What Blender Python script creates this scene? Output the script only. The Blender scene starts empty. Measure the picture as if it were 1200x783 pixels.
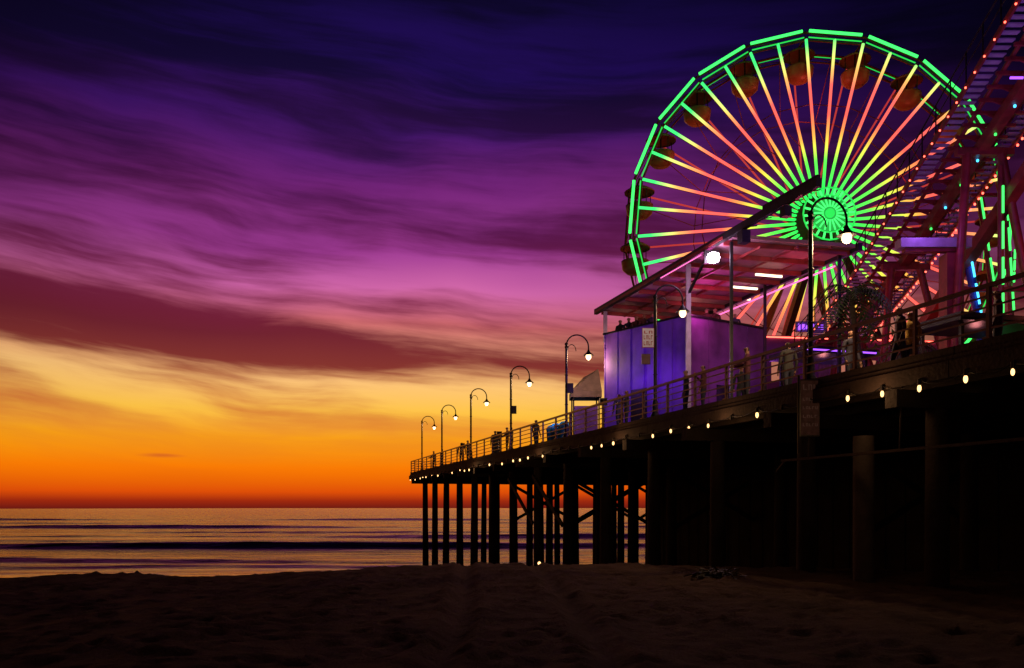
import bpy, bmesh, math, random
import numpy as np
from mathutils import Vector, Matrix
random.seed(7); np.random.seed(7)
S=bpy.context.scene
S.view_settings.view_transform='Standard'; S.view_settings.look='None'; S.view_settings.exposure=0
EYE=5.3; DECK=8.2
def lin(c):
    o=[]
    for v in c:
        v/=255.0
        o.append(v/12.92 if v<=0.04045 else ((v+0.055)/1.055)**2.4)
    return (o[0],o[1],o[2],1)
# ------------------------------------------------------------ materials
def pbr(name,col,rough=0.6,metal=0.0,var=0.25,scale=3.0,bump=0.15,bscale=20.0):
    m=bpy.data.materials.new(name); m.use_nodes=True
    n=m.node_tree.nodes; l=m.node_tree.links; b=n['Principled BSDF']
    tc=n.new('ShaderNodeTexCoord'); nz=n.new('ShaderNodeTexNoise'); nz.inputs['Scale'].default_value=scale; nz.inputs['Detail'].default_value=6
    l.new(tc.outputs['Object'],nz.inputs['Vector'])
    r=n.new('ShaderNodeValToRGB'); r.color_ramp.elements[0].position=.3; r.color_ramp.elements[1].position=.7
    r.color_ramp.elements[0].color=tuple(c*(1-var) for c in col[:3])+(1,)
    r.color_ramp.elements[1].color=tuple(min(1,c*(1+var)) for c in col[:3])+(1,)
    l.new(nz.outputs['Fac'],r.inputs['Fac']); l.new(r.outputs['Color'],b.inputs['Base Color'])
    b.inputs['Roughness'].default_value=rough; b.inputs['Metallic'].default_value=metal
    if bump>0:
        n2=n.new('ShaderNodeTexNoise'); n2.inputs['Scale'].default_value=bscale; n2.inputs['Detail'].default_value=4
        l.new(tc.outputs['Object'],n2.inputs['Vector'])
        bp=n.new('ShaderNodeBump'); bp.inputs['Strength'].default_value=bump; bp.inputs['Distance'].default_value=.05
        l.new(n2.outputs['Fac'],bp.inputs['Height']); l.new(bp.outputs['Normal'],b.inputs['Normal'])
    return m
def emi(name,col,strength):
    m=bpy.data.materials.new(name); m.use_nodes=True
    n=m.node_tree.nodes; l=m.node_tree.links; b=n['Principled BSDF']
    b.inputs['Base Color'].default_value=(.1,.1,.1,1)
    b.inputs['Emission Color'].default_value=tuple(col[:3])+(1,); b.inputs['Emission Strength'].default_value=strength
    return m
M={}
M['wood']=pbr('weathered_wood',(.045,.03,.026),.8,0,.45,1.5,.4,12)
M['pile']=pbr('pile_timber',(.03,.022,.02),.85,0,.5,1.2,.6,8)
M['rail']=pbr('painted_steel',(.12,.07,.08),.35,.6,.3,4,.1)
M['iron']=pbr('dark_iron',(.03,.03,.035),.4,.7,.3,4,.1)
M['conc']=pbr('concrete',(.09,.075,.07),.85,0,.3,2,.3)
M['bluewall']=pbr('violet_wall',(.17,.055,.46),.65,0,.5,.9,.15)
M['purplewall']=pbr('purple_wall',(.16,.055,.24),.65,0,.5,.9,.15)
M['white']=pbr('white_paint',(.75,.73,.72),.5,0,.1,5,.05)
M['roofu']=pbr('canopy_panel',(.30,.16,.22),.5,0,.3,2,.1)
M['red']=pbr('red_steel',(.24,.03,.035),.45,.1,.35,3,.08)
M['blue']=pbr('blue_steel',(.03,.07,.4),.4,.1,.25,3,.08)
M['lav']=pbr('lavender_steel',(.36,.31,.5),.5,.0,.2,3,.08)
M['bin']=pbr('blue_plastic',(.03,.3,.6),.4,0,.2,5,.05)
M['tent']=pbr('canvas_cream',(.20,.14,.13),.8,0,.3,3,.2)
M['signtxt']=pbr('sign_red_letters',(.4,.03,.03),.5,0,.05)
M['dsign']=pbr('banner_fabric',(.16,.1,.15),.7,0,.4,7,.1)
M['gond']=pbr('gondola_paint',(.36,.09,.05),.4,0,.3,1,.05)
M['bulb']=emi('bulb_warm',(1,.54,.20),3.2)
M['globe']=emi('lamp_globe',(1,.60,.30),3.6)
M['flood']=emi('floodlight_glass',(1,.72,.95),30)
M['tubew']=emi('fluorescent_tube',(1,.75,.5),3)
M['redled']=emi('red_led',(1,.10,.06),5)
M['pinkled']=emi('pink_led',(1,.16,.5),1.6)
M['grn']=emi('green_led',(.05,1,.14),1.75)
M['grnhub']=emi('green_hub_led',(.02,.9,.10),.9)
M['grndisc']=emi('green_hub_disc',(.03,.75,.10),.42)
M['violed']=emi('violet_led',(.35,.08,1),2.0)
M['win']=emi('lit_window',(1,.35,.2),.4)
M['dkred']=emi('red_glow_spoke',(.8,.05,.05),.6)  # emission stands in for red light falling on the plain rear spokes
M['cyan']=emi('cyan_led',(.05,.5,1),3)
# ------------------------------------------------------------ mesh helpers
class MB:
    def __init__(s): s.v=[]; s.f=[]; s.m=[]; s.sm=[]
    def add(s,vs,fs,mi,smooth=False):
        o=len(s.v); s.v+= [tuple(v) for v in vs]; s.f+=[tuple(i+o for i in f) for f in fs]; s.m+=[mi]*len(fs); s.sm+=[smooth]*len(fs)
    def box(s,c,size,mi=0,R=None):
        x,y,z=[a/2 for a in size]; c=Vector(c)
        vs=[Vector(p) for p in [(-x,-y,-z),(x,-y,-z),(x,y,-z),(-x,y,-z),(-x,-y,z),(x,-y,z),(x,y,z),(-x,y,z)]]
        if R is not None: vs=[R@v for v in vs]
        s.add([v+c for v in vs],[(0,3,2,1),(4,5,6,7),(0,1,5,4),(1,2,6,5),(2,3,7,6),(3,0,4,7)],mi)
    def prism(s,pts,z0,z1,mi=0):
        n=len(pts)
        vs=[(p[0],p[1],z0) for p in pts]+[(p[0],p[1],z1) for p in pts]
        fs=[tuple(range(n-1,-1,-1)),tuple(range(n,2*n))]+[(i,(i+1)%n,(i+1)%n+n,i+n) for i in range(n)]
        s.add(vs,fs,mi)
    def tube(s,a,b,r,mi=0,seg=8,r2=None):
        a=Vector(a);b=Vector(b); r2=r if r2 is None else r2
        d=(b-a); 
        if d.length<1e-6: return
        d.normalize(); u=d.orthogonal().normalized(); w=d.cross(u)
        vs=[]
        for p,rr in((a,r),(b,r2)):
            for i in range(seg):
                t=2*math.pi*i/seg; vs.append(p+u*math.cos(t)*rr+w*math.sin(t)*rr)
        fs=[(i,(i+1)%seg,(i+1)%seg+seg,i+seg) for i in range(seg)]
        s.add(vs,fs,mi,True); s.add(vs[:seg],[tuple(range(seg-1,-1,-1))],mi); s.add(vs[seg:],[tuple(range(seg))],mi)
    def path(s,pts,r,mi=0,seg=8):
        for i in range(len(pts)-1): s.tube(pts[i],pts[i+1],r,mi,seg)
    def beam(s,a,b,w,h,mi=0):
        a=Vector(a);b=Vector(b);d=b-a;L=d.length;d.normalize()
        up=Vector((0,0,1)) if abs(d.z)<.95 else Vector((0,1,0))
        x=d.cross(up).normalized(); z=x.cross(d)
        R=Matrix((x,d,z)).transposed(); s.box((a+b)/2,(w,L,h),mi,R)
    def lathe(s,c,prof,mi=0,seg=12):
        vs=[];c=Vector(c)
        for r,z in prof:
            for i in range(seg):
                t=2*math.pi*i/seg; vs.append(c+Vector((r*math.cos(t),r*math.sin(t),z)))
        fs=[]
        for k in range(len(prof)-1):
            for i in range(seg): fs.append((k*seg+i,k*seg+(i+1)%seg,(k+1)*seg+(i+1)%seg,(k+1)*seg+i))
        s.add(vs,fs,mi,True)
    def ball(s,c,r,mi=0,seg=10,sz=1):
        s.lathe(c,[(max(.001,r*math.sin(math.pi*k/7)),-r*sz*math.cos(math.pi*k/7)) for k in range(8)],mi,seg)
    def obj(s,name,mats,loc=(0,0,0),parent=None):
        me=bpy.data.meshes.new(name); me.from_pydata(s.v,[],s.f)
        for m in mats: me.materials.append(M[m] if isinstance(m,str) else m)
        me.polygons.foreach_set('material_index',s.m); me.polygons.foreach_set('use_smooth',s.sm); me.update()
        o=bpy.data.objects.new(name,me); S.collection.objects.link(o); o.location=loc
        if parent: o.parent=parent
        return o
def empty(name,loc=(0,0,0)):
    e=bpy.data.objects.new(name,None); e.location=loc; S.collection.objects.link(e); return e
def light(name,loc,power,col,r=.15,parent=None,typ='POINT'):
    L=bpy.data.lights.new(name,typ); L.energy=power; L.color=col[:3]; L.shadow_soft_size=r
    o=bpy.data.objects.new(name,L); S.collection.objects.link(o)
    if parent:
        o.parent=parent; o.location=Vector(loc)-parent.location
    else: o.location=loc
    return o
k=1.0426; N=Vector((1/k,.295/k,0)); A=Vector((.295/k,-1/k,0)) # N inward, A toward camera
RP=Matrix((N,-A,Vector((0,0,1)))).transposed()  # local x=inward, y=along seaward
def PD(Y,w,z): return Vector((13.14-.295*Y+k*w,Y,z))
def PP(Y,w,z): return Vector((13.14-.295*Y,Y,z))+N*w
def px(x,y,Y): return Vector(((x-600)/1000*Y,Y,EYE+(595-y)/1000*Y))   # survey helper: real position at depth Y
# ------------------------------------------------------------ camera
cd=bpy.data.cameras.new('camera'); cam=bpy.data.objects.new('camera',cd); S.collection.objects.link(cam); S.camera=cam
cam.location=(0,0,EYE); cam.rotation_euler=(math.radians(90),0,0); cd.lens=30; cd.sensor_width=36; cd.shift_y=.1696; cd.clip_end=20000; cd.clip_start=.1
# ------------------------------------------------------------ sky
W=bpy.data.worlds.new("World"); S.world=W; W.use_nodes=True
nt=W.node_tree; n=nt.nodes; l=nt.links; n.clear()
def mth(op,a,b=None,c=None,cl=False):
    x=n.new('ShaderNodeMath'); x.operation=op; x.use_clamp=cl
    for i,v in enumerate((a,b,c)):
        if v is None: continue
        if isinstance(v,(int,float)): x.inputs[i].default_value=v
        else: l.new(v,x.inputs[i])
    return x.outputs[0]
def ramp(inp,stops):
    r=n.new('ShaderNodeValToRGB'); e=r.color_ramp.elements
    while len(e)<len(stops): e.new(.5)
    for i,(p,c) in enumerate(stops): e[i].position=p; e[i].color=c
    l.new(inp,r.inputs[0]); return r.outputs[0]
def sstep(v,a,b,o0=0,o1=1):
    r=n.new('ShaderNodeMapRange'); r.interpolation_type='SMOOTHSTEP'; l.new(v,r.inputs[0])
    r.inputs[1].default_value=a; r.inputs[2].default_value=b; r.inputs[3].default_value=o0; r.inputs[4].default_value=o1; return r.outputs[0]
tc=n.new('ShaderNodeTexCoord'); sp=n.new('ShaderNodeSeparateXYZ'); l.new(tc.outputs['Generated'],sp.inputs[0])
X,Y,Z=sp.outputs
hor=mth('SQRT',mth('ADD',mth('MULTIPLY',X,X),mth('MULTIPLY',Y,Y)))
el=mth('DIVIDE',Z,mth('MAXIMUM',hor,.001)); az=mth('ARCTAN2',X,Y)
def noise(cx,cy,scale,det=5,rough=.55,off=0):
    c=n.new('ShaderNodeCombineXYZ'); l.new(cx,c.inputs[0]); l.new(cy,c.inputs[1]); c.inputs[2].default_value=off
    z=n.new('ShaderNodeTexNoise'); z.inputs['Scale'].default_value=scale; z.inputs['Detail'].default_value=det; z.inputs['Roughness'].default_value=rough
    l.new(c.outputs[0],z.inputs['Vector']); return z.outputs['Fac']
w1=noise(mth('MULTIPLY',az,1.5),mth('MULTIPLY',el,3.5),1.6,3,.5,3.1)
slant=mth('ADD',el,mth('MULTIPLY',az,.085))
elw=mth('ADD',el,mth('MULTIPLY',mth('SUBTRACT',w1,.5),mth('MULTIPLY',sstep(el,.05,.3),.09)))
def st(L): return [(e/.65,lin(c)) for e,c in L]
eln=mth('DIVIDE',elw,.65)
base=ramp(eln,st([(0,(112,26,18)),(.008,(158,40,14)),(.018,(222,78,8)),(.045,(252,124,2)),(.08,(255,168,16)),(.11,(255,196,72)),(.145,(255,198,122)),(.18,(240,160,126)),(.215,(210,108,112)),(.26,(208,102,168)),(.31,(160,60,148)),(.37,(116,36,120)),(.43,(66,21,108)),(.50,(34,12,88)),(.62,(12,7,48))]))
cloud=ramp(eln,st([(0,(80,20,20)),(.03,(190,60,15)),(.08,(222,115,45)),(.12,(196,88,54)),(.16,(128,40,40)),(.20,(108,25,44)),(.26,(116,28,66)),(.33,(84,20,70)),(.40,(44,13,62)),(.48,(18,8,46)),(.62,(5,4,22))]))
sl2=mth('ADD',mth('MULTIPLY',slant,9),mth('MULTIPLY',w1,1.0))
n1=noise(mth('MULTIPLY',az,1.55),sl2,1.4,7,.56,0.7)
n2=noise(mth('MULTIPLY',az,2.0),mth('ADD',mth('MULTIPLY',slant,30),mth('MULTIPLY',w1,1.6)),1.6,5,.6,5.2)
def gauss(v,c,wd):
    d=mth('DIVIDE',mth('SUBTRACT',v,c),wd); return mth('EXPONENT',mth('MULTIPLY',mth('MULTIPLY',d,d),-1))
band=mth('MULTIPLY',gauss(slant,.165,.034),sstep(az,.12,-.3,.35,1))
upl=mth('MULTIPLY',sstep(slant,.30,.42),sstep(az,.0,-.4,.15,1))
pinkhole=mth('MULTIPLY',gauss(slant,.25,.042),gauss(az,-.08,.28))
glow=mth('MULTIPLY',gauss(el,.12,.035),gauss(az,-.13,.35))
f=mth('ADD',mth('ADD',mth('MULTIPLY',n1,.70),mth('MULTIPLY',n2,.30)),mth('MULTIPLY',band,.20))
f=mth('ADD',f,mth('MULTIPLY',upl,.08))
f=mth('SUBTRACT',f,mth('MULTIPLY',pinkhole,.12)); f=mth('SUBTRACT',f,mth('MULTIPLY',glow,.13))
mask=mth('MULTIPLY',sstep(f,.39,.62),sstep(el,.03,.14,.1,.97))
lens=mth('MULTIPLY',gauss(az,-.389,.022),gauss(mth('ADD',el,mth('MULTIPLY',n2,.006)),.060,.0024))
mask=mth('MAXIMUM',mask,mth('MULTIPLY',lens,.8))
mx=n.new('ShaderNodeMix'); mx.data_type='RGBA'; l.new(mask,mx.inputs['Factor']); l.new(base,mx.inputs['A']); l.new(cloud,mx.inputs['B'])
daz=mth('ABSOLUTE',mth('ADD',az,.13))
upfac=sstep(el,0,.4,0,1)
fall_low=sstep(daz,.3,1.5,1,.05); fall_hi=sstep(daz,.05,.75,1,.10)
fall=mth('ADD',mth('MULTIPLY',fall_low,mth('SUBTRACT',1,upfac)),mth('MULTIPLY',fall_hi,upfac))
fall=mth('MULTIPLY',fall,sstep(el,.6,1.5,1,.35))
fall=mth('MULTIPLY',fall,sstep(el,-.02,0,.15,1))
vm=n.new('ShaderNodeVectorMath'); vm.operation='SCALE'; l.new(mx.outputs['Result'],vm.inputs[0]); l.new(fall,vm.inputs['Scale'])
bg=n.new('ShaderNodeBackground'); l.new(vm.outputs[0],bg.inputs[0]); bg.inputs[1].default_value=1.0
sky=n.new('ShaderNodeTexSky'); sky.sky_type='NISHITA'; sky.sun_disc=False; sky.sun_elevation=0.0; sky.sun_rotation=math.radians(-8)
bg2=n.new('ShaderNodeBackground'); l.new(sky.outputs[0],bg2.inputs[0]); bg2.inputs[1].default_value=.001
ad=n.new('ShaderNodeAddShader'); l.new(bg.outputs[0],ad.inputs[0]); l.new(bg2.outputs[0],ad.inputs[1])
wo=n.new('ShaderNodeOutputWorld'); l.new(ad.outputs[0],wo.inputs[0])
su=bpy.data.lights.new('sun','SUN'); su.energy=.02; su.angle=math.radians(40); su.color=(1,.45,.2)
so=bpy.data.objects.new('sun',su); S.collection.objects.link(so); so.rotation_euler=(math.radians(-88),0,math.radians(8)); so.location=(0,0,50)
# ------------------------------------------------------------ sand
def sm(x,a,b):
    t=np.clip((x-a)/(b-a),0,1); return t*t*(3-2*t)
def sandz(x,y):
    top=3.47+.29*sm(x,-8,-3)-.22*sm(x,5,14)+.05*np.sin(x*.55+1)*np.cos(y*.3)+.03*np.sin(x*1.3+y*.7)
    top=top+.02*np.sin(x*2.9-y*1.7)
    slope=np.maximum(0,y-22.5)
    return np.maximum(top-.088*slope, -2.5)
def grid(name,xs,ys,fz,mat):
    XX,YY=np.meshgrid(xs,ys); ZZ=fz(XX,YY)
    co=np.stack([XX,YY,ZZ],-1).reshape(-1,3).astype(np.float32)
    nx,ny=len(xs),len(ys); i=np.arange((nx-1)*(ny-1)); r=i//(nx-1); c=i%(nx-1); a=r*nx+c
    F=np.stack([a,a+1,a+nx+1,a+nx],-1).astype(np.int32)
    me=bpy.data.meshes.new(name); me.vertices.add(len(co)); me.vertices.foreach_set('co',co.ravel())
    me.loops.add(F.size); me.loops.foreach_set('vertex_index',F.ravel()); me.polygons.add(len(F))
    me.polygons.foreach_set('loop_start',np.arange(0,F.size,4,dtype=np.int32)); me.polygons.foreach_set('loop_total',np.full(len(F),4,dtype=np.int32))
    me.polygons.foreach_set('use_smooth',np.ones(len(F),dtype=bool)); me.update(calc_edges=True); me.validate()
    me.materials.append(mat); o=bpy.data.objects.new(name,me); S.collection.objects.link(o); return o,co
sm_=bpy.data.materials.new('sand'); sm_.use_nodes=True; n=sm_.node_tree.nodes; l=sm_.node_tree.links; b=n['Principled BSDF']
tc=n.new('ShaderNodeTexCoord')
def nzn(scale,det=5,r=.6):
    z=n.new('ShaderNodeTexNoise'); z.inputs['Scale'].default_value=scale; z.inputs['Detail'].default_value=det; z.inputs['Roughness'].default_value=r; l.new(tc.outputs['Object'],z.inputs['Vector']); return z.outputs['Fac']
cr=ramp(nzn(.8,8,.7),[(.3,(.09,.05,.035,1)),(.7,(.20,.12,.08,1))]); l.new(cr,b.inputs['Base Color']); b.inputs['Roughness'].default_value=.95; b.inputs['Specular IOR Level'].default_value=.1
h=mth('ADD',mth('MULTIPLY',nzn(3,6,.65),.8),mth('MULTIPLY',nzn(18,5,.8),.6))
vo=n.new('ShaderNodeTexVoronoi'); vo.inputs['Scale'].default_value=2.9; vo.feature='SMOOTH_F1'; l.new(tc.outputs['Object'],vo.inputs['Vector'])
h=mth('ADD',h,mth('MULTIPLY',vo.outputs['Distance'],.5))
bp=n.new('ShaderNodeBump'); bp.inputs['Strength'].default_value=1; bp.inputs['Distance'].default_value=.13; l.new(h,bp.inputs['Height']); l.new(bp.outputs['Normal'],b.inputs['Normal'])
xs=np.concatenate([np.linspace(-900,-60,15)[:-1],np.linspace(-60,-14,60)[:-1],np.arange(-14,16,.09),np.linspace(16,60,60),np.linspace(60,900,15)[1:]])
ys=np.concatenate([np.linspace(-600,-20,12)[:-1],np.linspace(-20,6,30)[:-1],np.arange(6,27,.09),np.linspace(27,95,90)])
feet=[(random.uniform(-13,14),random.uniform(7,26),random.uniform(.11,.2),random.uniform(.02,.055)) for _ in range(3200)]
def fz(XX,YY):
    Zr=sandz(XX,YY)
    for fx,fy,r,d in feet:
        i0,i1=np.searchsorted(xs,[fx-3*r,fx+3*r]); j0,j1=np.searchsorted(ys,[fy-3*r,fy+3*r])
        sx=XX[j0:j1,i0:i1]-fx; sy=YY[j0:j1,i0:i1]-fy; q=(sx*sx+sy*sy)/(r*r)
        Zr[j0:j1,i0:i1]+= -d*np.exp(-q*1.6)+d*.45*np.exp(-(np.sqrt(q)-1.4)**2*5)
    for off,s in((0,1),(1.75,1)):
        cx=-1.15+.45*np.sin(YY*.17)+off+.02*(YY-12); inr=((YY>6)&(YY<24))
        m=np.exp(-((XX-cx)/.16)**2*inr)
        flat=Zr*(1-m)+(sandz(XX,YY)-.09)*m
        Zr=np.where(inr,flat+.04*np.exp(-((np.abs(XX-cx)-.32)/.08)**2),Zr)
    return Zr
grid('sand_beach',xs,ys,fz,sm_)
# ------------------------------------------------------------ water
wm=bpy.data.materials.new('sea_water'); wm.use_nodes=True; n=wm.node_tree.nodes; l=wm.node_tree.links; b=n['Principled BSDF']
tc=n.new('ShaderNodeTexCoord'); mp=n.new('ShaderNodeMapping'); mp.inputs['Scale'].default_value=(.25,1,1); l.new(tc.outputs['Object'],mp.inputs[0])
def nw(scale,det=4,r=.6):
    z=n.new('ShaderNodeTexNoise'); z.inputs['Scale'].default_value=scale; z.inputs['Detail'].default_value=det; z.inputs['Roughness'].default_value=r; l.new(mp.outputs[0],z.inputs['Vector']); return z.outputs['Fac']
hh=mth('ADD',mth('MULTIPLY',nw(1.1,5),.35),mth('MULTIPLY',nw(.22,4),1.2))
at=n.new('ShaderNodeAttribute'); at.attribute_name='foam'
fm=mth('MULTIPLY',at.outputs['Fac'],sstep(nw(.6,7,.75),.36,.52)); 
bp=n.new('ShaderNodeBump'); l.new(mth('SUBTRACT',1,mth('MULTIPLY',fm,.93)),bp.inputs['Strength']); bp.inputs['Distance'].default_value=.75; l.new(hh,bp.inputs['Height']); l.new(bp.outputs['Normal'],b.inputs['Normal'])
mx=n.new('ShaderNodeMix'); mx.data_type='RGBA'; l.new(fm,mx.inputs['Factor']); mx.inputs['A'].default_value=(.04,.012,.03,1); mx.inputs['B'].default_value=(.9,.86,.9,1)
l.new(mx.outputs['Result'],b.inputs['Base Color']); b.inputs['Roughness'].default_value=.16; b.inputs['IOR'].default_value=1.33
br=[(66,.10,1.2,1.3),(73,.22,1.5,1.2),(83,.5,1.9,1.3),(97,.2,2,1.0),(113,.85,2.6,1.4),(133,.3,3,1.0),(153,.8,3.2,1.3),(183,.35,3.5,.9),(225,.9,4,1.0),(285,.45,5,.8),(360,.9,6,.8)]
def cen(c,x,i): return c+2.5*np.sin(x*.021+i*1.7)+1.1*np.sin(x*.06+i*2.9)+.4*np.sin(x*.21+i)
def wz(x,y):
    z=.022*np.sin(y*1.3+.5*np.sin(x*.3))+.02*np.sin(y*.7+x*.25)+.015*np.sin(y*2.1-x*.5)
    for i,(c,a,w,f) in enumerate(br):
        d=y-cen(c,x,i); am=a*(.6+.4*np.sin(x*.035+i*2.2)); z=z+am*np.where(d<0,np.exp(-(d/(w*.6))**2),np.exp(-(d/(w*1.6))**2))
    return z
xs=np.concatenate([np.linspace(-2500,-260,20)[:-1],np.arange(-260,200,1.0),np.linspace(200,2500,20)])
ys=np.concatenate([np.arange(48,240,.4),np.linspace(240,600,240)[1:],np.geomspace(600,9000,60)[1:]])
wo_,co=grid('sea',xs,ys,wz,wm)
foam=np.zeros(len(co),dtype=np.float32)
for i,(c,a,w,f) in enumerate(br):
    d=co[:,1]-cen(c,co[:,0],i)
    foam+=f*np.exp(-((d+2.2*w)/(w*.9))**2)*(.6+.4*np.sin(co[:,0]*.05+i*1.9))
foam+=1.0*np.exp(-((co[:,1]-66)/4)**2)
a_=wo_.data.attributes.new('foam','FLOAT','POINT'); a_.data.foreach_set('value',np.clip(foam,0,1))
# ------------------------------------------------------------ pier
pier=empty('pier',PP(75,0,0))
def sub(mb,name,mats,parent): 
    o=mb.obj(name,mats,(0,0,0)); o.parent=parent; o.matrix_parent_inverse=Matrix.Translation(-parent.location); return o
m=MB(); m.prism([PP(75,0,0),PP(-20,0,0),PP(-20,60,0),PP(75,60,0)],DECK-.1,DECK,0)
sub(m,'deck',['wood'],pier)
m=MB() # fascia and kerb
y=75.
while y>-20:
    y2=y-4.2; m.beam(PP(y,-.04,DECK-.27),PP(y2+.02,-.04,DECK-.27),.07,.32,0); m.beam(PP(y,.15,DECK+.09),PP(y2+.02,.15,DECK+.09),.2,.17,0); y=y2
m.beam(PP(75.04,0,DECK-.27),PP(75.04,60,DECK-.27),.07,.32,0)
w=.5
while w<28:
    m.beam(PP(75,w,DECK-.3),PP(-20,w,DECK-.3),.18,.38,0); w+=1.6
sub(m,'stringers',['wood'],pier)
m=MB()
bents=[68.5-4.25*i for i in range(20)]+[72.6]
for bi,y in enumerate(bents):
    m.beam(PP(y,-.25,DECK-.68),PP(y,40,DECK-.68),.34,.36,0)
    for j in range(7):
        w=.9+5.2*j; jx=random.uniform(-.12,.12)
        p0=PP(y+jx,w+jx,-2.6); p1=PP(y,w,DECK-.86); m.tube(p0,p1,.29,0,12,.22)
        if 1<=j<6 and bi%3==1:
            q=PP(y-.25,w+5.2,4.2); m.beam(PP(y-.25,w,DECK-1.2),q,.09,.22,0)
            m.beam(PP(y+.25,w+5.2,DECK-1.2),PP(y+.25,w,4.2),.09,.22,0)
for i in (5,6):   # longitudinal bracing
    m.beam(PP(bents[i],.62,DECK-1.3),PP(bents[i+1],.62,4.5),.08,.2,0)
m.tube(PD(19.1,.35,-1),PD(19.1,.35,6.9),.23,1,14)
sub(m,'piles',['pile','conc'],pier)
m=MB(); # bulkhead under the deck
y=-20.
while y<50:
    if not (33.6<y<34.0): m.box(PP(y,10.4+.03*(int(y*2)%2),3.3),(.1,.5,8.2),0,RP)
    y+=.5
m.prism([PP(-20,10.6,0),PP(50,10.6,0),PP(50,10.9,0),PP(-20,10.9,0)],-1,7.4,0)
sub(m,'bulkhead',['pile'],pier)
m=MB(); m.beam(PD(21.3,-.12,6.47),PD(5,-.12,6.47),.06,.06,0); m.tube(PD(21.2,-.1,6.45),PD(22.4,.4,6.25),.03,0)
for y in (20.3,17.4,14.5,11.6): m.tube(PD(y,-.1,6.47),PD(y,-.05,7.9),.02,0)
sub(m,'service_pipe',['wood'],pier)
# railing
rail=empty('pier_railing',PP(75,.15,DECK)); m=MB(); H=[1.12,.93,.73,.53,.33]
y=75.
while y>-20:
    p=PP(y,.12,0); m.box((p.x,p.y,DECK+.6),(.07,.07,1.1),0,RP); m.box((p.x,p.y,DECK+.19),(.16,.16,.03),0,RP); y-=1.75
for i,hh_ in enumerate(H):
    m.beam(PP(75,.12,DECK+hh_+.03),PP(-20,.12,DECK+hh_+.03),.075 if i==0 else .032,.075 if i==0 else .032,0)
for w in np.arange(0.12,58,1.9):
    p=PP(74.9,w,0); m.box((p.x,p.y,DECK+.6),(.07,.07,1.1),0,RP)
for i,hh_ in enumerate(H): m.beam(PP(74.9,.12,DECK+hh_+.03),PP(74.9,58,DECK+hh_+.03),.05,.05,0)
sub(m,'rails',['rail'],rail)
# festoon bulbs
fes=empty('festoon_lights',PP(75,-.1,DECK-.4)); m=MB(); y=14.9-1.15*6; prev=None; kk=0
while y<74.5:
    p=PP(y,-.12,DECK-.44+random.uniform(-.06,.04)); m.tube(p,p+Vector((0,0,.12)),.035,1)
    if y<20 or random.random()<.6: m.ball(p-Vector((0,0,.06)),random.uniform(.03,.042),0,10,1.9)
    m.tube(p+Vector((0,0,.12)),p+N*.12+Vector((0,0,.16)),.015,1,5)
    q=p+Vector((0,0,.1))
    if prev is not None:
        sg=random.uniform(.03,.16); mid=(q+prev)/2-Vector((0,0,sg)); m.path([prev,mid+ (prev-mid)*.5-Vector((0,0,sg*.3)),mid,mid+(q-mid)*.5-Vector((0,0,sg*.3)),q],.01,1,5)
    prev=q; y+=1.15*random.uniform(.85,1.15)
sub(m,'bulbs_and_cable',['bulb','iron'],fes)
for y in (12,18,24,31,40,52): light('bulb_light',PP(y,-.6,DECK-.55),14,(1,.5,.2),.2,fes)
# ------------------------------------------------------------ street lamps
def lamp(Y,mirror=1,extra=None,pw=190):
    base=PD(Y,.3,DECK); e=empty('street_lamp',base); m=MB(); B=Vector((0,0,0))
    m.lathe(B,[(.001,0),(.16,0),(.16,.25),(.11,.32),(.09,.7),(.06,.8),(.055,4.1),(.075,4.12),(.075,4.2),(.001,4.2)],0,12)
    m.ball(Vector((0,0,4.28)),.08,0)
    for zz in (1.6,2.9): m.lathe(B,[(.055,zz),(.085,zz+.03),(.055,zz+.06)],0,12)
    pts=[Vector((0,0,4.15))]+[N*(.52-.52*math.cos(t))+Vector((0,0,4.22+.5*math.sin(t))) for t in [math.pi*i/12 for i in range(13)]]
    pts.append(N*1.04+Vector((0,0,4.05))); m.path(pts,.032,0,8)
    m.path([N*(.05+.2*(1-math.cos(t)))+Vector((0,0,4.0+.28*math.sin(t))) for t in [math.pi*i/8 for i in range(9)]],.018,0,6)
    c=N*1.04; m.lathe(c,[(.03,4.1),(.06,4.04),(.09,3.98),(.2,3.88),(.24,3.84),(.22,3.84)],0,14)
    m.ball(c+Vector((0,0,3.79)),.125,1,12,1.15)
    if extra=='box': m.box(Vector((.16,-.02,2.35)),(.28,.16,.42),0); 
    o=m.obj('post_and_lantern',['iron','globe']); o.parent=e
    light('lamp_light',base+c+Vector((0,0,3.5)),pw,(1,.60,.30),.12,e)
    return e
for Y in (71,63.2,54.5,45.8,37.5,29.07): lamp(Y,1,'box' if Y in(45.8,37.5) else None,120 if Y>40 else (170 if Y>35 else 70))
lamp(20.86,1,None,420)
# signs
def fsign(name,c,wd,ht,mats,letters,pole=None):
    e=empty(name,c); m=MB(); m.box((0,0,0),(wd,.03,ht),0); m.box((0,-.017,0),(wd*.93,.008,ht*.95),1)
    if letters:
        for r,(zz,cnt,hh2) in enumerate(letters):
            for i in range(cnt):
                cx=(i-(cnt-1)/2)*wd*.8/cnt
                m.box((cx-wd*.2/cnt,-.024,zz*ht),(wd*.1/ cnt*1.6,.006,hh2*ht),2); m.box((cx+wd*.05/cnt,-.024,zz*ht+hh2*ht*.4*(1 if i%2 else -1)),(wd*.42/cnt,.006,hh2*ht*.2),2)
                if i%3==1: m.box((cx+wd*.22/cnt,-.0245,zz*ht),(wd*.1/cnt*1.6,.006,hh2*ht),2)
    o=m.obj('panel',mats); o.parent=e
    if pole:
        q=MB(); q.tube(Vector(pole[0])-c,Vector(pole[1])-c,.03,0); o=q.obj('pole',['iron']); o.parent=e
    return e
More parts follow.
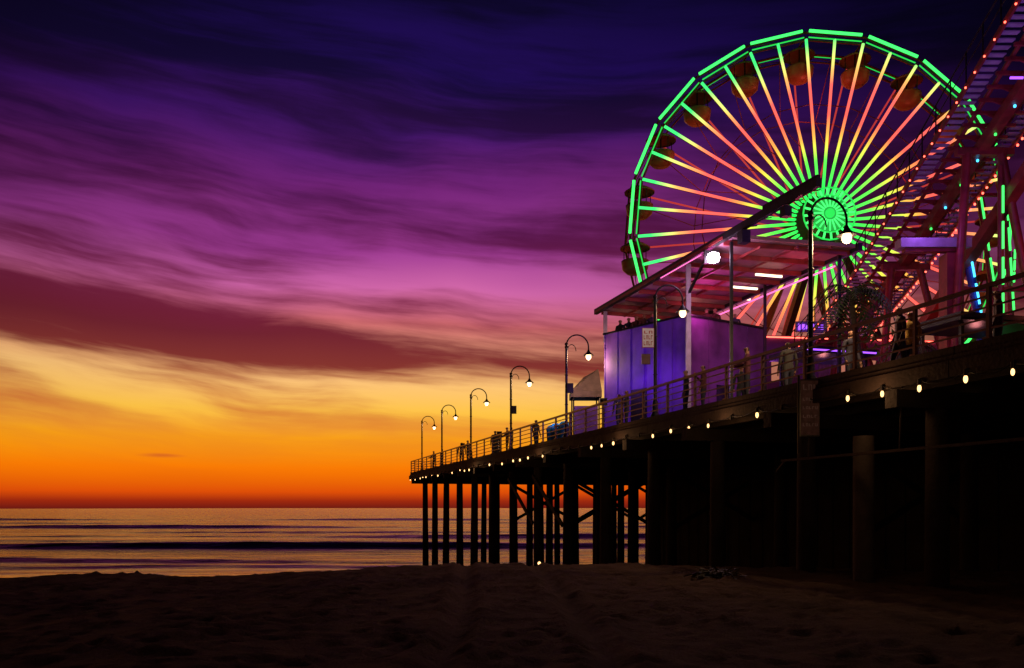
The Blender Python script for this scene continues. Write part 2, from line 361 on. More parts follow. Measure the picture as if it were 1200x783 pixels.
c=px(759.5,396,28.6); fsign('fire_lane_sign',c,.40,.66,['signtxt','white','signtxt'],[(.28,2,.14),(.02,4,.2),(-.28,4,.2)])
light('sign_light',c+Vector((-.5,-1.6,.6)),22,(1,.75,.75),.1)
c2=px(757,421,28.75); fsign('parking_sign',c2,.3,.35,['iron','rail','signtxt'],None)
c=px(949,478,20.2); e=fsign('hanging_banner',c,.46,1.35,['iron','dsign','lav'],[(.36,3,.1),(.15,5,.05),(.0,5,.05),(-.15,4,.05),(-.3,5,.05)],(px(936,440,20.2),px(936,531,20.2)))
# ------------------------------------------------------------ viewing building
bl=empty('viewing_building',px(708,0,37.6).xy.to_3d()+Vector((0,0,DECK)))
a=px(708,0,37.6);b_=px(806,0,33.8);c=px(898,0,36.4)
a.z=b_.z=c.z=0; d=a+(c-b_)
TOP=EYE+7.6
def wallq(m,p,q,z0,z1,th,mi):
    dr=(q-p).normalized(); nn=Vector((dr.y,-dr.x,0)); m.prism([p,q,q-nn*th,p-nn*th],z0,z1,mi)
m=MB()
wallq(m,a,b_,DECK,TOP,.15,0); wallq(m,b_+(c-b_)*.004,c,DECK,TOP,.15,1); wallq(m,c,d,DECK,TOP,.15,1); wallq(m,d,a+(d-a)*.03,DECK,TOP,.15,0)
m.prism([a+(c-a)*.04,b_+(d-b_)*.04,c+(a-c)*.04,d+(b_-d)*.04],TOP-1.1,TOP-1.0,2)
for (p,q,mi,cnt) in((a,b_,0,6),(b_,c,1,4)):
    dr=(q-p).normalized(); nn=Vector((dr.y,-dr.x,0)); L=(q-p).length
    for i in range(cnt+1):
        pp=p+dr*(.04+(L-.08)*i/cnt); m.prism([pp-dr*.02,pp+dr*.02,pp+dr*.02+nn*.02,pp-dr*.02+nn*.02],DECK,TOP-.002,mi)
    m.prism([p+nn*.09,q+nn*.09,q-nn*.2,p-nn*.2],TOP,TOP+.07,3)
    pp=p+dr*L*.35; m.prism([pp,pp+dr*.9,pp+dr*.9+nn*.03,pp+nn*.03],DECK,DECK+2.1,3)
sub(m,'walls',['bluewall','purplewall','wood','iron'],bl)
m=MB()
F=lambda Y,w,z: PD(Y,w,z)
ZF=EYE+9.1; ZB=EYE+8.75
p=[F(39.7,2.5,ZF),F(28.7,2.5,ZF),F(28.7,6.6,ZB),F(39.7,6.6,ZB)]
m.add([v for v in p]+[v+Vector((0,0,.12)) for v in p],[(3,2,1,0),(4,5,6,7),(0,1,5,4),(1,2,6,5),(2,3,7,6),(3,0,4,7)],0)
m.beam(F(39.8,2.4,ZF+.02),F(23.9,2.4,ZF+.02),.16,.24,1)
m.beam(F(23.9,2.4,ZF+.16),F(26.5,2.4,ZF+.2),.12,.14,1)
m.beam(F(39.7,2.31,ZF-.02),F(28.7,2.31,ZF-.02),.02,.1,2)
m.beam(F(39.9,6.7,ZB),F(28.6,6.7,ZB),.14,.26,1)
for i in range(9):
    Y=39.4-i*1.3; m.beam(F(Y,2.5,ZF-.1),F(Y,6.6,ZB-.1),.09,.16,2)
for w in (3.6,4.8,5.9): m.beam(F(39.6,w,ZF-.22),F(28.8,w,ZF-.3),.06,.08,2)
sub(m,'canopy',['roofu','iron','red'],bl)
m=MB()
for Y,w,z0,mi in((39.2,2.6,TOP,0),(31.6,2.6,DECK,0),(28.9,2.7,DECK,1),(38.8,6.4,DECK,1),(29.2,6.4,DECK,1),(33.5,6.4,DECK,1)):
    m.beam(F(Y,w,z0),F(Y,w,ZF-.1),.17 if mi==0 else .10,.17 if mi==0 else .10,mi)
m.beam(F(31.6,2.6,ZF-1.2),F(30.2,2.6,ZF-.1),.08,.08,1)
for i in range(12):
    Y=28.4-i*.38; m.beam(F(Y,2.4,ZF-.12),F(Y-.38,2.4,ZF-.12-(.10 if i%2 else 0)),.03,.03,1)
m.box(F(27.6,2.4,ZF-.35),(.3,.3,.4),1,RP); m.box(F(25.4,2.4,ZF-.3),(.25,.25,.3),1,RP)
sub(m,'posts',['lav','iron'],bl)
m=MB()
for X_,Y_,D in((845,349,36),(873,337.5,33.5),(901,323,31.5),(866,350,37)):
    q=px(X_,Y_,D); m.beam(q-N*.55,q+N*.55,.08,.07,0)
q=px(836,302,29.3); m.lathe(q,[(.001,-.2),(.18,-.13),(.22,0),(.18,.13),(.001,.2)],1,14)
m.box(q+Vector((0,.3,.1)),(.5,.14,.45),2)
m.beam(F(33.0,2.25,ZF-.22),F(30.0,2.25,ZF-.22),.03,.03,3)
m.beam(F(30.2,6.9,ZB-.2),F(38,6.9,ZB-.2),.05,.05,3)
sub(m,'fixtures',['tubew','flood','iron','pinkled'],bl)
light('flood_light',px(836,302,28.6),105,(1,.5,.85),.25,bl)
light('canopy_magenta_light',F(33.5,4.2,ZF-1.2),75,(1,.10,.55),.3,bl)
light('canopy_red_light',F(30,5.5,ZF-1.6),60,(1,.10,.16),.3,bl)
light('canopy_warm_light',F(36.5,5,ZF-1.0),22,(1,.45,.3),.3,bl)
nn=Vector(((b_-a).normalized().y,-(b_-a).normalized().x,0))
for t,pw in((.15,24),(.5,40),(.85,24)): light('violet_wash_light',a+(b_-a)*t+nn*1.5+Vector((0,0,DECK+2.4)),pw,(.30,.06,1),.2,bl)
nn2=Vector(((c-b_).normalized().y,-(c-b_).normalized().x,0))
light('violet_wash_light',b_+(c-b_)*.55+nn2*1.8+Vector((0,0,DECK+1.8)),24,(.55,.08,.9),.2,bl)
# ------------------------------------------------------------ arcade building behind
ab=empty('arcade_building',px(950,0,45).xy.to_3d()+Vector((0,0,DECK)))
m=MB(); p0=Vector((13.3,45,0)); p1=Vector((24,46.5,0)); ht=EYE+9.1
m.prism([p0,p1,p1+Vector((-1,7,0)),p0+Vector((-1,7,0))],DECK,ht,0)
dr=(p1-p0).normalized(); nn=Vector((dr.y,-dr.x,0))
for i in range(12):
    pp=p0+dr*(.4+i*.88)
    m.prism([pp,pp+dr*.62,pp+dr*.62+nn*.03,pp+nn*.03],DECK+.9,DECK+2.6,1 if i%3 else 2)
    m.prism([pp,pp+dr*.62,pp+dr*.62+nn*.03,pp+nn*.03],DECK+3.8,DECK+5.0,3 if i%2 else 1)
m.prism([p0,p1,p1+nn*1.4,p0+nn*1.4],DECK+3.0,DECK+3.12,4)
m.beam(p0+nn*1.42+Vector((0,0,DECK+3.06)),p1+nn*1.42+Vector((0,0,DECK+3.06)),.05,.05,2)
m.beam(p0+nn*.06+Vector((0,0,ht-.1)),p1+nn*.06+Vector((0,0,ht-.1)),.06,.06,5)
m.box(px(950,383,44.6),(1.6,.1,.55),4); 
for i in range(7): m.box(px(937+i*4.4,383,44.5),(.12,.04,.32-(i%3)*.05),2)
sub(m,'structure',['purplewall','win','violed','dsign','lav','redled'],ab)
light('arcade_violet_light',p0+dr*3+nn*2.4+Vector((0,0,DECK+2.4)),60,(.5,.15,1),.3,ab)
light('arcade_red_light',p0+dr*7+nn*2.4+Vector((0,0,DECK+4.4)),55,(1,.1,.08),.3,ab)
def booth(Y,w,wd,hh_,mat,led):
    c=PD(Y,w,DECK); e=empty('game_booth',c); m=MB()
    m.box(Vector((0,0,.5)),(wd,1.6,1.0),0,RP)
    for sx in(-1,1):
        for sy in(-1,1): m.box(RP@Vector((sx*(wd/2-.06),sy*.74,hh_/2)),(.1,.1,hh_),1,RP)
    m.box(Vector((0,0,hh_+.12)),(wd+.5,2.1,.22),1,RP)
    m.box(RP@Vector((0,-1.07,hh_+.1)),(wd+.4,.04,.05),2,RP)
    for i in range(5): m.ball(RP@Vector((-wd/2+.4+i*(wd-.8)/4,-.4,1.12)),.13,3,8)
    o=m.obj('counter_and_roof',[mat,'iron',led,'gond']); o.parent=e
    light('booth_light',c+Vector((0,0,hh_-.3)),8,(1,.3,.3),.15,e)
booth(31,7,2.6,2.5,'purplewall','violed'); booth(25,7.5,2.6,2.3,'dsign','iron')
# canvas kiosk
c=PD(40.8,2.3,DECK); e=empty('canvas_kiosk',c); m=MB()
for sx in(-1,1):
    for sy in(-1,1): m.tube((sx*.6,sy*.6,0),(sx*.6,sy*.6,2.7),.035,1)
g=.72; vs=[(-g,-g,2.6),(g,-g,2.6),(g,g,2.6),(-g,g,2.6),(-.1,-.2,3.3),(.6,-.2,3.7),(.6,.2,3.7),(-.1,.2,3.3),(-g,-g,2.3),(g,-g,2.3),(g,g,2.3),(-g,g,2.3)]
m.add(vs,[(0,1,5,4),(1,2,6,5),(2,3,7,6),(3,0,4,7),(4,5,6,7),(8,9,1,0),(9,10,2,1),(10,11,3,2),(11,8,0,3)],0)
m.box((0,0,.95),(1.1,1.1,1.9),2)
o=m.obj('kiosk_and_awning',['tent','iron','bluewall']); o.parent=e
# bins
def binn(Y,w):
    c=PD(Y,w,DECK); e=empty('trash_bin',c); m=MB(); m.lathe((0,0,0),[(.001,0),(.26,0),(.3,.85),(.32,.86),(.32,.92),(.2,1.08),(.001,1.12)],0,14); m.box((0,-.29,.95),(.25,.05,.1),1); o=m.obj('bin_body',['bin','iron']); o.parent=e
for Y,w in((40.6,.9),(39.6,.95),(41.4,1.0)): binn(Y,w)
light('blue_marker_light',PD(40,.35,DECK+1.3),14,(.1,.5,1),.1)
for Y in (49.5,58.5,34.5):
    c=PD(Y,.7,DECK); e=empty('coin_binoculars',c); m=MB(); m.lathe((0,0,0),[(.001,0),(.16,0),(.1,.1),(.06,.2),(.05,1.2),(.001,1.2)],0); m.box((0,0,1.38),(.3,.2,.28),0); m.tube((-.08,-.1,1.42),(-.08,.22,1.42),.06,0); m.tube((.08,-.1,1.42),(.08,.22,1.42),.06,0); o=m.obj('viewer',['iron']); o.parent=e
# ------------------------------------------------------------ ferris wheel
HUB=px(953,268,57); fw=empty('ferris_wheel',HUB); R=12.5
sm2=bpy.data.materials.new('spoke_led'); sm2.use_nodes=True; n=sm2.node_tree.nodes; l=sm2.node_tree.links; b=n['Principled BSDF']
tc=n.new('ShaderNodeTexCoord'); s3=n.new('ShaderNodeSeparateXYZ'); l.new(tc.outputs['Object'],s3.inputs[0])
rr=mth('DIVIDE',mth('SQRT',mth('ADD',mth('MULTIPLY',s3.outputs[0],s3.outputs[0]),mth('MULTIPLY',s3.outputs[2],s3.outputs[2]))),R)
nz=n.new('ShaderNodeTexNoise'); nz.inputs['Scale'].default_value=.35; nz.inputs['Detail'].default_value=2; l.new(tc.outputs['Object'],nz.inputs['Vector'])
sh=mth('ADD',mth('MULTIPLY',s3.outputs[0],-.006),mth('MULTIPLY',mth('SUBTRACT',nz.outputs['Fac'],.5),.22))
rc=ramp(mth('ADD',rr,sh),[(.15,(.02,1,.10,1)),(.28,(.12,1,.08,1)),(.37,(.7,.9,.08,1)),(.46,(1,.42,.07,1)),(.56,(1,.12,.09,1)),(.70,(1,.13,.11,1)),(.80,(1,.45,.12,1)),(.87,(.75,.95,.2,1)),(.94,(.05,1,.2,1))])
l.new(rc,b.inputs['Emission Color']); b.inputs['Emission Strength'].default_value=1.35; b.inputs['Base Color'].default_value=(.1,.1,.1,1)
def pol(r,t,y=0): return Vector((r*math.cos(t),y,r*math.sin(t)))
m=MB(); ms=MB(); mr=MB(); off=math.radians(4.5)
for i in range(40):
    t=off+i*2*math.pi/40
    m.tube(pol(R*.13,t,-1.35),pol(R*.955,t,-1.35),.095,0,8)
    ms.tube(pol(1.2,t,-1.2),pol(R*.96,t,-1.2),.07,0,6)
    if i%2==0:
        mr.tube(pol(1.2,t,1.3),pol(R*.96,t,1.3),.06,0,6)
    else:
        ms.tube(pol(R*.4,t,-1.2),pol(R*.62,t,1.3),.03,0,5); ms.tube(pol(R*.62,t,1.3),pol(R*.9,t,-1.2),.03,0,5)
sub_=m.obj('spoke_lights',[sm2]); sub_.parent=fw
sub_=mr.obj('rear_spokes',['dkred']); sub_.parent=fw
g=MB()
for i in range(20):
    t0=off+(i)*2*math.pi/20; t1=t0+2*math.pi/20
    g.tube(pol(R,t0,-1.4)+(pol(R,t1,-1.4)-pol(R,t0,-1.4))*.06,pol(R,t0,-1.4)+(pol(R,t1,-1.4)-pol(R,t0,-1.4))*.94,.095,0,8)
    for yy in(-1.25,1.3):
        ms.tube(pol(R*.995,t0,yy),pol(R*.995,t1,yy),.08,0,6); ms.tube(pol(R*.955,t0,yy),pol(R*.955,t1,yy),.06,0,6)
        ms.tube(pol(R*.955,t0,yy),pol(R*.995,t1,yy),.035,0,5); ms.tube(pol(R*.62,t0,yy),pol(R*.62,t1,yy),.035,0,5)
    ms.tube(pol(R*.97,t0,-1.25),pol(R*.97,t0,1.3),.08,0,6)
    g.tube(pol(R*.965,t0,-1.4)+(pol(R*.965,t1,-1.4)-pol(R*.965,t0,-1.4))*.04,pol(R*.965,t0,-1.4)+(pol(R*.965,t1,-1.4)-pol(R*.965,t0,-1.4))*.96,.04,1,6)
    g.tube(pol(R*.99,t0+.03,1.4),pol(R*.99,t1-.03,1.4),.07,1,6)
    c=pol(R*.955,t0,0)
    q=MB(); q.lathe((0,0,0),[(.001,-2.1),(.55,-2.08),(.85,-1.8),(.92,-1.35),(.92,-1.25),(.82,-1.25),(.8,-1.7),(.001,-1.75)],0,16)
    for j in range(4):
        tt=j*math.pi/2+.4; q.tube((.85*math.cos(tt),.85*math.sin(tt),-1.3),(.85*math.cos(tt),.85*math.sin(tt),-.35),.03,1,6)
    q.tube((0,0,-1.8),(0,0,.05),.05,1,8)
    q.lathe((0,0,0),[(1.0,-.45),(1.02,-.36),(.6,-.1),(.1,.08),(.001,.1)],0,16)
    q.lathe((0,0,0),[(.001,-1.1),(.3,-1.1),(.3,-1.05),(.001,-1.05)],1,10)
    o=q.obj('gondola',['gond','iron'],c,fw)
# hub: illuminated disc on the end of the axle with radial tubes
g.tube((0,-2.95,0),(0,-2.8,0),1.15,3,32); g.tube((0,-3.05,0),(0,-2.96,0),.3,2,20)
for i in range(20):
    t=i*2*math.pi/20; g.tube(pol(.42,t,-3.02),pol(1.1,t,-3.02),.05,0,6); g.tube(pol(1.2,t+.08,-2.9),pol(1.62,t+.08,-2.9),.07,0,8)
for rr_ in (1.18,1.66):
    for i in range(24): g.tube(pol(rr_,i*math.pi/12,-2.92),pol(rr_,(i+1)*math.pi/12,-2.92),.05,2,6)
ms.tube((0,-1.5,0),(0,1.6,0),.55,0,20); ms.tube((0,-1.42,0),(0,-1.3,0),1.7,0,24); ms.tube((0,1.3,0),(0,1.42,0),1.7,0,24); ms.tube((0,-2.8,0),(0,2.6,0),.22,0,12)
o=g.obj('rim_lights',['grn','grnhub','grnhub','grndisc']); o.parent=fw
o=ms.obj('wheel_frame',['red']); o.parent=fw
lg=MB(); dz=DECK-HUB.z
for yy in(-2.3,2.3):
    for sx in(-1,1): lg.beam((sx*.2,yy,0),(sx*5.6,yy*1.9,dz),.42,.42,0)
    lg.beam((-3.0,yy*1.45,dz*.52),(3.0,yy*1.45,dz*.52),.25,.25,0)
o=lg.obj('a_frame',['red']); o.parent=fw
light('wheel_hub_light',HUB+Vector((0,-4.4,0)),60,(.1,1,.2),.6,fw)
for ang in (30,90,150,210,330): light('wheel_red_light',HUB+pol(R*.62,math.radians(ang),0),90,(1,.12,.08),.6,fw)
# ------------------------------------------------------------ roller coaster
rcx=empty('roller_coaster',(16.5,38,DECK))
def tz(Y):
    if Y<36: return EYE+10+5.5*(38-Y)/14
    z36=EYE+10+5.5*2/14; t=min(1,(Y-36)/14); return z36-5.5*(t-.5*t*t)
XL,XR=15.5,17.5
def tp(X_,Y_,dz_=0): return Vector((X_,Y_,tz(Y_)+dz_))
m=MB(); ysq=[10+i*1.0 for i in range(46)]
for i in range(len(ysq)-1):
    y0,y1=ysq[i],ysq[i+1]
    for X_ in(XL+.35,XR-.35): m.tube(tp(X_,y0),tp(X_,y1),.075,0,8)
    m.beam(tp((XL+XR)/2,y0,-.5),tp((XL+XR)/2,y1,-.5),.36,.36,0)
    for X_ in(XL-.55,XR+.35): m.beam(tp(X_,y0,-.05),tp(X_,y1,-.05),.08,.2,0)
    for X_ in(XL-.6,XR+.42):
        m.tube(tp(X_,y0,1.0),tp(X_,y1,1.0),.03,1,6); m.tube(tp(X_,y0,.55),tp(X_,y1,.55),.02,1,6); m.tube(tp(X_,y0,0),tp(X_,y0,1.0),.025,1,6)
    for s in(0,.5):
        yy=y0+s
        m.beam(tp(XL+.1,yy,-.12),tp(XR-.1,yy,-.12),.10,.10,0); m.beam(tp((XL+XR)/2,yy,-.3),tp(XL+.35,yy,-.05),.06,.08,0); m.beam(tp((XL+XR)/2,yy,-.3),tp(XR-.35,yy,-.05),.06,.08,0)
    for s in(0,.25,.5,.75): m.box(tp(XL-.22,y0+s,-.0),(.62,.2,.04),2); m.box(tp(XR+.1,y0+s,-.0),(.42,.2,.04),2)
sub(m,'track',['red','iron','lav'],rcx)
m=MB()
for i in range(110):
    y0=14+i*.28; m.ball(tp(XR+.42,y0,-.2),.045,0,6); 
    if i%2==0: m.ball(tp(XL-.62,y0,-.15),.035,0,6)
    if i%4==0 and y0<30: m.ball(tp(XR+.3,y0,.9),.05,1,6)
    if i%4==2 and y0<34: m.ball(tp(XL+1,y0,-.75),.05,2 if i%8==2 else 3,6)
def batten(a,b,cnt,mi=3):
    a=Vector(a);b=Vector(b)
    for i in range(cnt):
        m.tube(a+(b-a)*((i+.12)/cnt),a+(b-a)*((i+.88)/cnt),.04,mi,6)
batten((17.15,29.8,DECK+1),(17.15,29.8,EYE+11.4),6); batten((19.4,32.6,DECK+1),(18.9,32.6,EYE+12),7)
batten((17.3,32.2,EYE+9.6),(18.4,32.2,DECK+.6),6,2); batten((20.6,35.0,DECK+1),(19.2,35.0,EYE+13),7); batten((19.0,32.3,EYE+8.5),(20.4,34.6,EYE+10.5),3)
batten((XL+.2,18.9,tz(19)-.95),(XR-.2,18.9,tz(19)-.95),3,2); batten((XL+.2,23.4,tz(23.5)-.62),(XR-.2,23.4,tz(23.5)-.62),3,4); batten((XL+.2,27,tz(27)-.72),(XR-.2,27,tz(27)-.72),3,4)
sub(m,'track_lights',['redled','pinkled','cyan','grn','violed'],rcx)
m=MB()
for Y_ in(14,19,30,36,42,48):
    z=tz(Y_)-.7
    m.tube((XL-.1,Y_,DECK),(XL+.5,Y_,z),.15,0,12); m.tube((XR+1.6,Y_,DECK),(XR-.3,Y_,z),.15,0,12)
    m.beam((XL+.1,Y_,z+.05),(XR+.1,Y_,z+.05),.24,.24,0)
    zz=(DECK+z)/2; m.beam((XL+.3,Y_,zz),(XR+.6,Y_,zz),.1,.15,0)
m.beam((XL+1.0,42,DECK+.5),(XR+.2,27,tz(27)-1.6),.4,.4,0)
m.tube((17.15,29.95,DECK),(17.15,29.95,EYE+12),.1,0,10); m.tube((19.4,32.75,DECK),(18.9,32.75,EYE+12.1),.1,0,10); m.tube((20.6,35.15,DECK),(19.2,35.15,EYE+13.1),.1,0,10)
m.beam((18.9,32.75,EYE+12.0),(17.6,32.75,EYE+12.0),.12,.12,0); m.beam((19.2,35.15,EYE+11),(17.6,35.15,EYE+11),.12,.12,0); m.beam((19.0,32.45,EYE+8.4),(20.4,34.75,EYE+10.4),.06,.06,0)
m.box((15.65,30.4,(DECK+EYE+9)/2),(.6,.6,EYE+9-DECK),0)
m.box((14.95,30.3,EYE+9.35),(2.5,.5,.32),1); m.box((14.95,30.3,EYE+9.12),(2.1,.3,.12),0)
m.tube((17.3,32.5,EYE+10),(18.4,32.5,DECK),.16,2,12); m.tube((17.3,32.5,EYE+10),(16.4,33.5,DECK),.12,2,12)
sub(m,'supports',['red','lav','blue'],rcx)
for p_,pw,cl in(((14.6,24,EYE+10.2),170,(.36,.07,1)),((18.5,21,EYE+12),90,(.45,.1,1)),((14.3,29.5,EYE+9.9),45,(.5,.15,1)),((17,33,EYE+7.5),30,(1,.07,.04)),((18.2,28,EYE+9),30,(1,.07,.12)),((14.6,36.5,EYE+8.2),36,(1,.1,.15)),((15.5,24,DECK+2.6),9,(1,.2,.12))):
    light('coaster_light',p_,pw,cl,.3,rcx)
# ------------------------------------------------------------ palm
def palm(base,h,seed,nf=26,fl=1.5):
    rnd=random.Random(seed); e=empty('palm_tree',base); m=MB(); pts=[Vector((.12*math.sin(i*.5),.05*i/8,h*i/10)) for i in range(11)]
    for i in range(10):
        m.tube(pts[i],pts[i+1],.15-.005*i,0,9,.12-.005*i)
        m.lathe(pts[i],[(.14-.004*i,0),(.17-.005*i,.05),(.13-.005*i,.1)],0,9)
    top=pts[-1]
    for f in range(nf):
        t=rnd.uniform(0,2*math.pi); up=rnd.uniform(-.5,1.25); L=fl*rnd.uniform(.8,1.15); d=Vector((math.cos(t),math.sin(t),0)); sd=Vector((-d.y,d.x,0))
        prev=top
        for s in range(1,15):
            u=s/14; p=top+d*(L*u*math.cos(up*.6))+Vector((0,0,L*(up*.75*u-1.0*u*u))); m.tube(prev,p,.016*(1.1-u),1,4)
            for sg in(-1,1):
                ll=.42*math.sin(math.pi*min(1,u*.9+.08))*rnd.uniform(.8,1.1)
                tip=p+sd*sg*ll*.8+(p-prev).normalized()*ll*.5-Vector((0,0,ll*.35)); dw=(p-prev)*.35
                m.add([p-dw,p+dw,tip],[(0,1,2)],1)
            prev=p
    o=m.obj('trunk_and_fronds',[M['pile'],LEAF]); o.parent=e
LEAF=pbr('palm_leaf',(.05,.08,.035),.6,0,.5,2,0)
palm(Vector((10.9,27,DECK)),3.9,3); palm(Vector((13.6,29,DECK)),2.6,5,22,1.2)
# ------------------------------------------------------------ people
SK=pbr('skin',(.4,.22,.15),.6,0,.1); HR=pbr('hair',(.03,.02,.015),.6,0,.3); TR=pbr('trousers',(.03,.035,.06),.8,0,.3); SHOE=pbr('shoes',(.03,.03,.03),.6)
def person(loc,head,coat,h=1.72,pose='stand'):
    V=[];E=[];Rr=[]
    def v(p,r,par=None):
        V.append(p);Rr.append(r)
        if par is not None:E.append((par,len(V)-1))
        return len(V)-1
    pel=v((0,0,.96),(.15,.11)); ab_=v((0,.0,1.12),(.14,.10),pel); ch=v((0,.0,1.32),(.17,.115),ab_); nb=v((0,-.01,1.46),(.08,.07),ch); nk=v((0,0,1.53),(.055,.055),nb); hd=v((0,.015,1.61),(.075,.085),nk); ht_=v((0,.01,1.69),(.068,.08),hd)
    for s in(-1,1):
        sh_=v((s*.19,-.005,1.42),(.062,.062),ch)
        if pose=='lean': el_=v((s*.25,.14,1.19),(.047,.047),sh_); wr=v((s*.12,.34,1.16),(.033,.033),el_); ha=v((s*.08,.42,1.15),(.032,.02),wr)
        elif pose=='phone' and s==1: el_=v((s*.24,.08,1.16),(.047,.047),sh_); wr=v((s*.12,.26,1.34),(.033,.033),el_); ha=v((s*.09,.3,1.42),(.032,.02),wr)
        else: el_=v((s*.25,-.02,1.15),(.047,.047),sh_); wr=v((s*.26,.07,.92),(.033,.033),el_); ha=v((s*.25,.1,.83),(.032,.02),wr)
        st_=.16 if pose=='walk' else .02
        hp=v((s*.09,0,.9),(.1,.1),pel); kn=v((s*.10,.03+s*st_*.6,.5),(.062,.062),hp); an=v((s*.11,s*st_,.09),(.042,.042),kn); v((s*.12,.15+s*st_,.035),(.04,.03),an)
    me=bpy.data.meshes.new('t'); me.from_pydata(V,E,[]); o=bpy.data.objects.new('t',me); S.collection.objects.link(o)
    sk=o.modifiers.new('s','SKIN'); sk.use_smooth_shade=True
    for i,r in enumerate(Rr): me.skin_vertices[0].data[i].radius=r
    for i in range(len(V)): me.skin_vertices[0].data[i].use_root=(i==0)
    sb=o.modifiers.new('b','SUBSURF'); sb.levels=2; sb.render_levels=2
    dg=bpy.context.evaluated_depsgraph_get(); nm=bpy.data.meshes.new_from_object(o.evaluated_get(dg)); bpy.data.objects.remove(o)
    C=pbr('coat',coat,.8,0,.2)
    nm.materials.clear()
    for q in(C,TR,SK,HR,SHOE): nm.materials.append(q)
    for p in nm.polygons:
        c=p.center; i=0
        if c.z<.09: i=4
        elif c.z<.9 and abs(c.x)<.21: i=1
        elif c.z<.9: i=2
        if c.z>1.5: i=2
        if c.z>1.57 and (c.y<-.01 or c.z>1.70): i=3
        if pose=='lean' and c.y>.36: i=2
        p.material_index=i; p.use_smooth=True
    e=empty('person',loc); e.rotation_euler=(0,0,head); e.scale=(h/1.76,)*3
    o=bpy.data.objects.new('body',nm); S.collection.objects.link(o); o.parent=e
    f=MB(); f.tube((0,.085,1.63),(0,.11,1.605),.008,0,6,.014); 
    for s in(-1,1): f.ball((s*.028,.088,1.64),.009,1,6); f.ball((s*.078,.01,1.625),.018,0,6,1.5)
    f.box((0,.089,1.577),(.04,.01,.008),2)
    o=f.obj('face',[SK,HR,M['signtxt']]); o.parent=e
    fg=MB()
    for s in(-1,1):
        hp=Vector((s*.08,.42,1.15)) if pose=='lean' else (Vector((s*.09,.3,1.42)) if(pose=='phone' and s==1) else Vector((s*.25,.1,.83)))
        dv=Vector((-s*.3,.9,-.3)).normalized() if pose=='lean' else (Vector((-.2,.2,.9)) if(pose=='phone' and s==1) else Vector((0,.3,-.95)))
        for i in range(4):
            st0=hp+Vector((0,(i-1.5)*.014,0)) if pose!='lean' else hp+Vector((s*(i-1.5)*.016,0,0))
            mid_=st0+dv*.045; fg.tube(st0,mid_,.009,0,6); fg.tube(mid_,mid_+(dv+Vector((-s*.4,0,-.1))).normalized()*(.03+.008*(i in(1,2))),.008,0,6,.006)
        fg.tube(hp-dv*.03,hp+Vector((-s*.03,.03,0)),.01,0,6,.008)
    o=fg.obj('fingers',[SK]); o.parent=e
UF=TOP-1.0
DKC=[(.04,.04,.05),(.1,.03,.03),(.05,.05,.1)]
for xx,dd,hd_,ps in((727,37.0,2.5,'stand'),(737,36.6,2.5,'lean'),(746,36.2,2.8,'lean'),(755,35.9,3.3,'stand'),(764,35.6,2.9,'stand'),(828,35.0,2.9,'stand'),(838,35.2,3.3,'phone'),(861,35.8,2.9,'stand')):
    q=px(xx,0,dd+.3); q.z=UF; person(q,hd_,random.choice(DKC),random.uniform(1.65,1.8),ps)
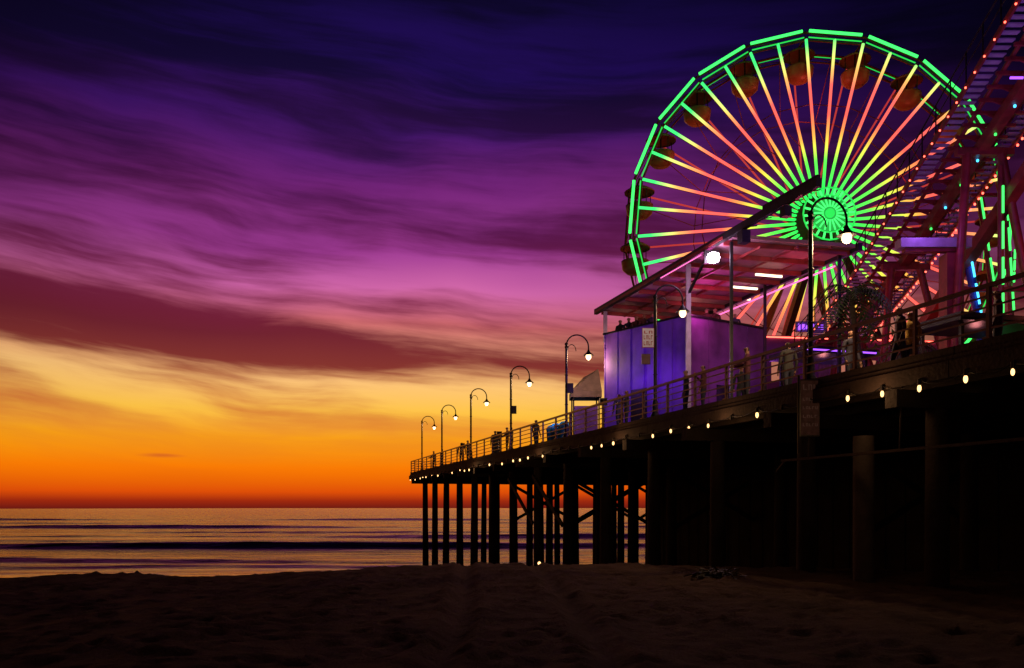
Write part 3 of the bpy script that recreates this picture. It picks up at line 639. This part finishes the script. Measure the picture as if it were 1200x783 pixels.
for Y,w,hd_,ps,ct in((47.3,.75,1.2,'lean',DKC[0]),(48.1,.75,1.5,'lean',DKC[1]),(57.0,.7,1.3,'lean',DKC[0]),(65.5,.8,1.6,'stand',DKC[0]),(34.2,1.2,.3,'walk',DKC[2]),
    (51.5,1.0,.2,'walk',DKC[0]),(52.3,1.3,.3,'walk',DKC[2]),(43.2,.8,1.2,'stand',DKC[0]),(43.9,1.0,3.9,'stand',DKC[1]),(60.5,1.1,3.2,'walk',DKC[0]),(68.2,.7,1.4,'lean',DKC[2]),(32.4,.75,1.4,'lean',DKC[0]),(27.9,.75,1.5,'stand',DKC[0]),(26.9,.8,1.2,'phone',DKC[1]),
    (19.7,1.8,2.0,'phone',(.6,.35,.05)),(19.2,1.2,1.5,'walk',(.08,.03,.05)),(23.6,1.4,.2,'walk',(.05,.05,.05)),(24.4,.75,1.3,'lean',(.12,.03,.06)),(17.2,2.6,3.0,'walk',(.06,.06,.08)),(27,2.0,2.9,'walk',(.03,.03,.04)),(18.1,2.4,1.0,'stand',(.08,.03,.06)),(22.3,2.2,3.6,'stand',(.04,.04,.07))):
    q=PD(Y,w,DECK+.0); person(q,hd_,ct,random.uniform(1.6,1.82),ps)
# ------------------------------------------------------------ kelp
c=Vector((4.5,18.8,0)); c.z=float(sandz(np.array(4.5),np.array(18.8)))
e=empty('kelp_pile',c); m=MB(); rnd=random.Random(4)
for i in range(75):
    t=rnd.uniform(0,6.28); p=Vector((rnd.gauss(0,.16),rnd.gauss(0,.14),rnd.uniform(.0,.14))); d=Vector((math.cos(t),math.sin(t)*.6,rnd.uniform(.0,.5))); r=rnd.uniform(.008,.02)
    for s in range(5):
        q=p+d*.07; q.z=max(.0,q.z); m.tube(p,q,r,0,5); 
        if rnd.random()<.4: sd=Vector((-d.y,d.x,.3))*.07; m.add([p,q,q+sd,p+sd*.8],[(0,1,2,3)],0)
        p=q; d=(d+Vector((rnd.uniform(-.6,.6),rnd.uniform(-.5,.5),rnd.uniform(-.5,.15)))).normalized()
o=m.obj('fronds',[pbr('kelp',(.04,.03,.015),.5,0,.4,6,.2)]); o.parent=e
c=px(632,662,24.); e=empty('beach_lantern',Vector((c.x,c.y,float(sandz(np.array(c.x),np.array(c.y)))))); m=MB(); m.lathe((0,0,0),[(.001,0),(.07,0),(.07,.03),(.02,.04)],1,10); m.ball((0,0,.12),.045,0,8); m.lathe((0,0,0),[(.05,.17),(.001,.21)],1,10); m.tube((0,0,.02),(0,0,.08),.02,1,6); m.tube((.055,0,.02),(.045,0,.17),.006,1,5); m.tube((-.055,0,.02),(-.045,0,.17),.006,1,5); o=m.obj('lantern',['bulb','iron']); o.parent=e
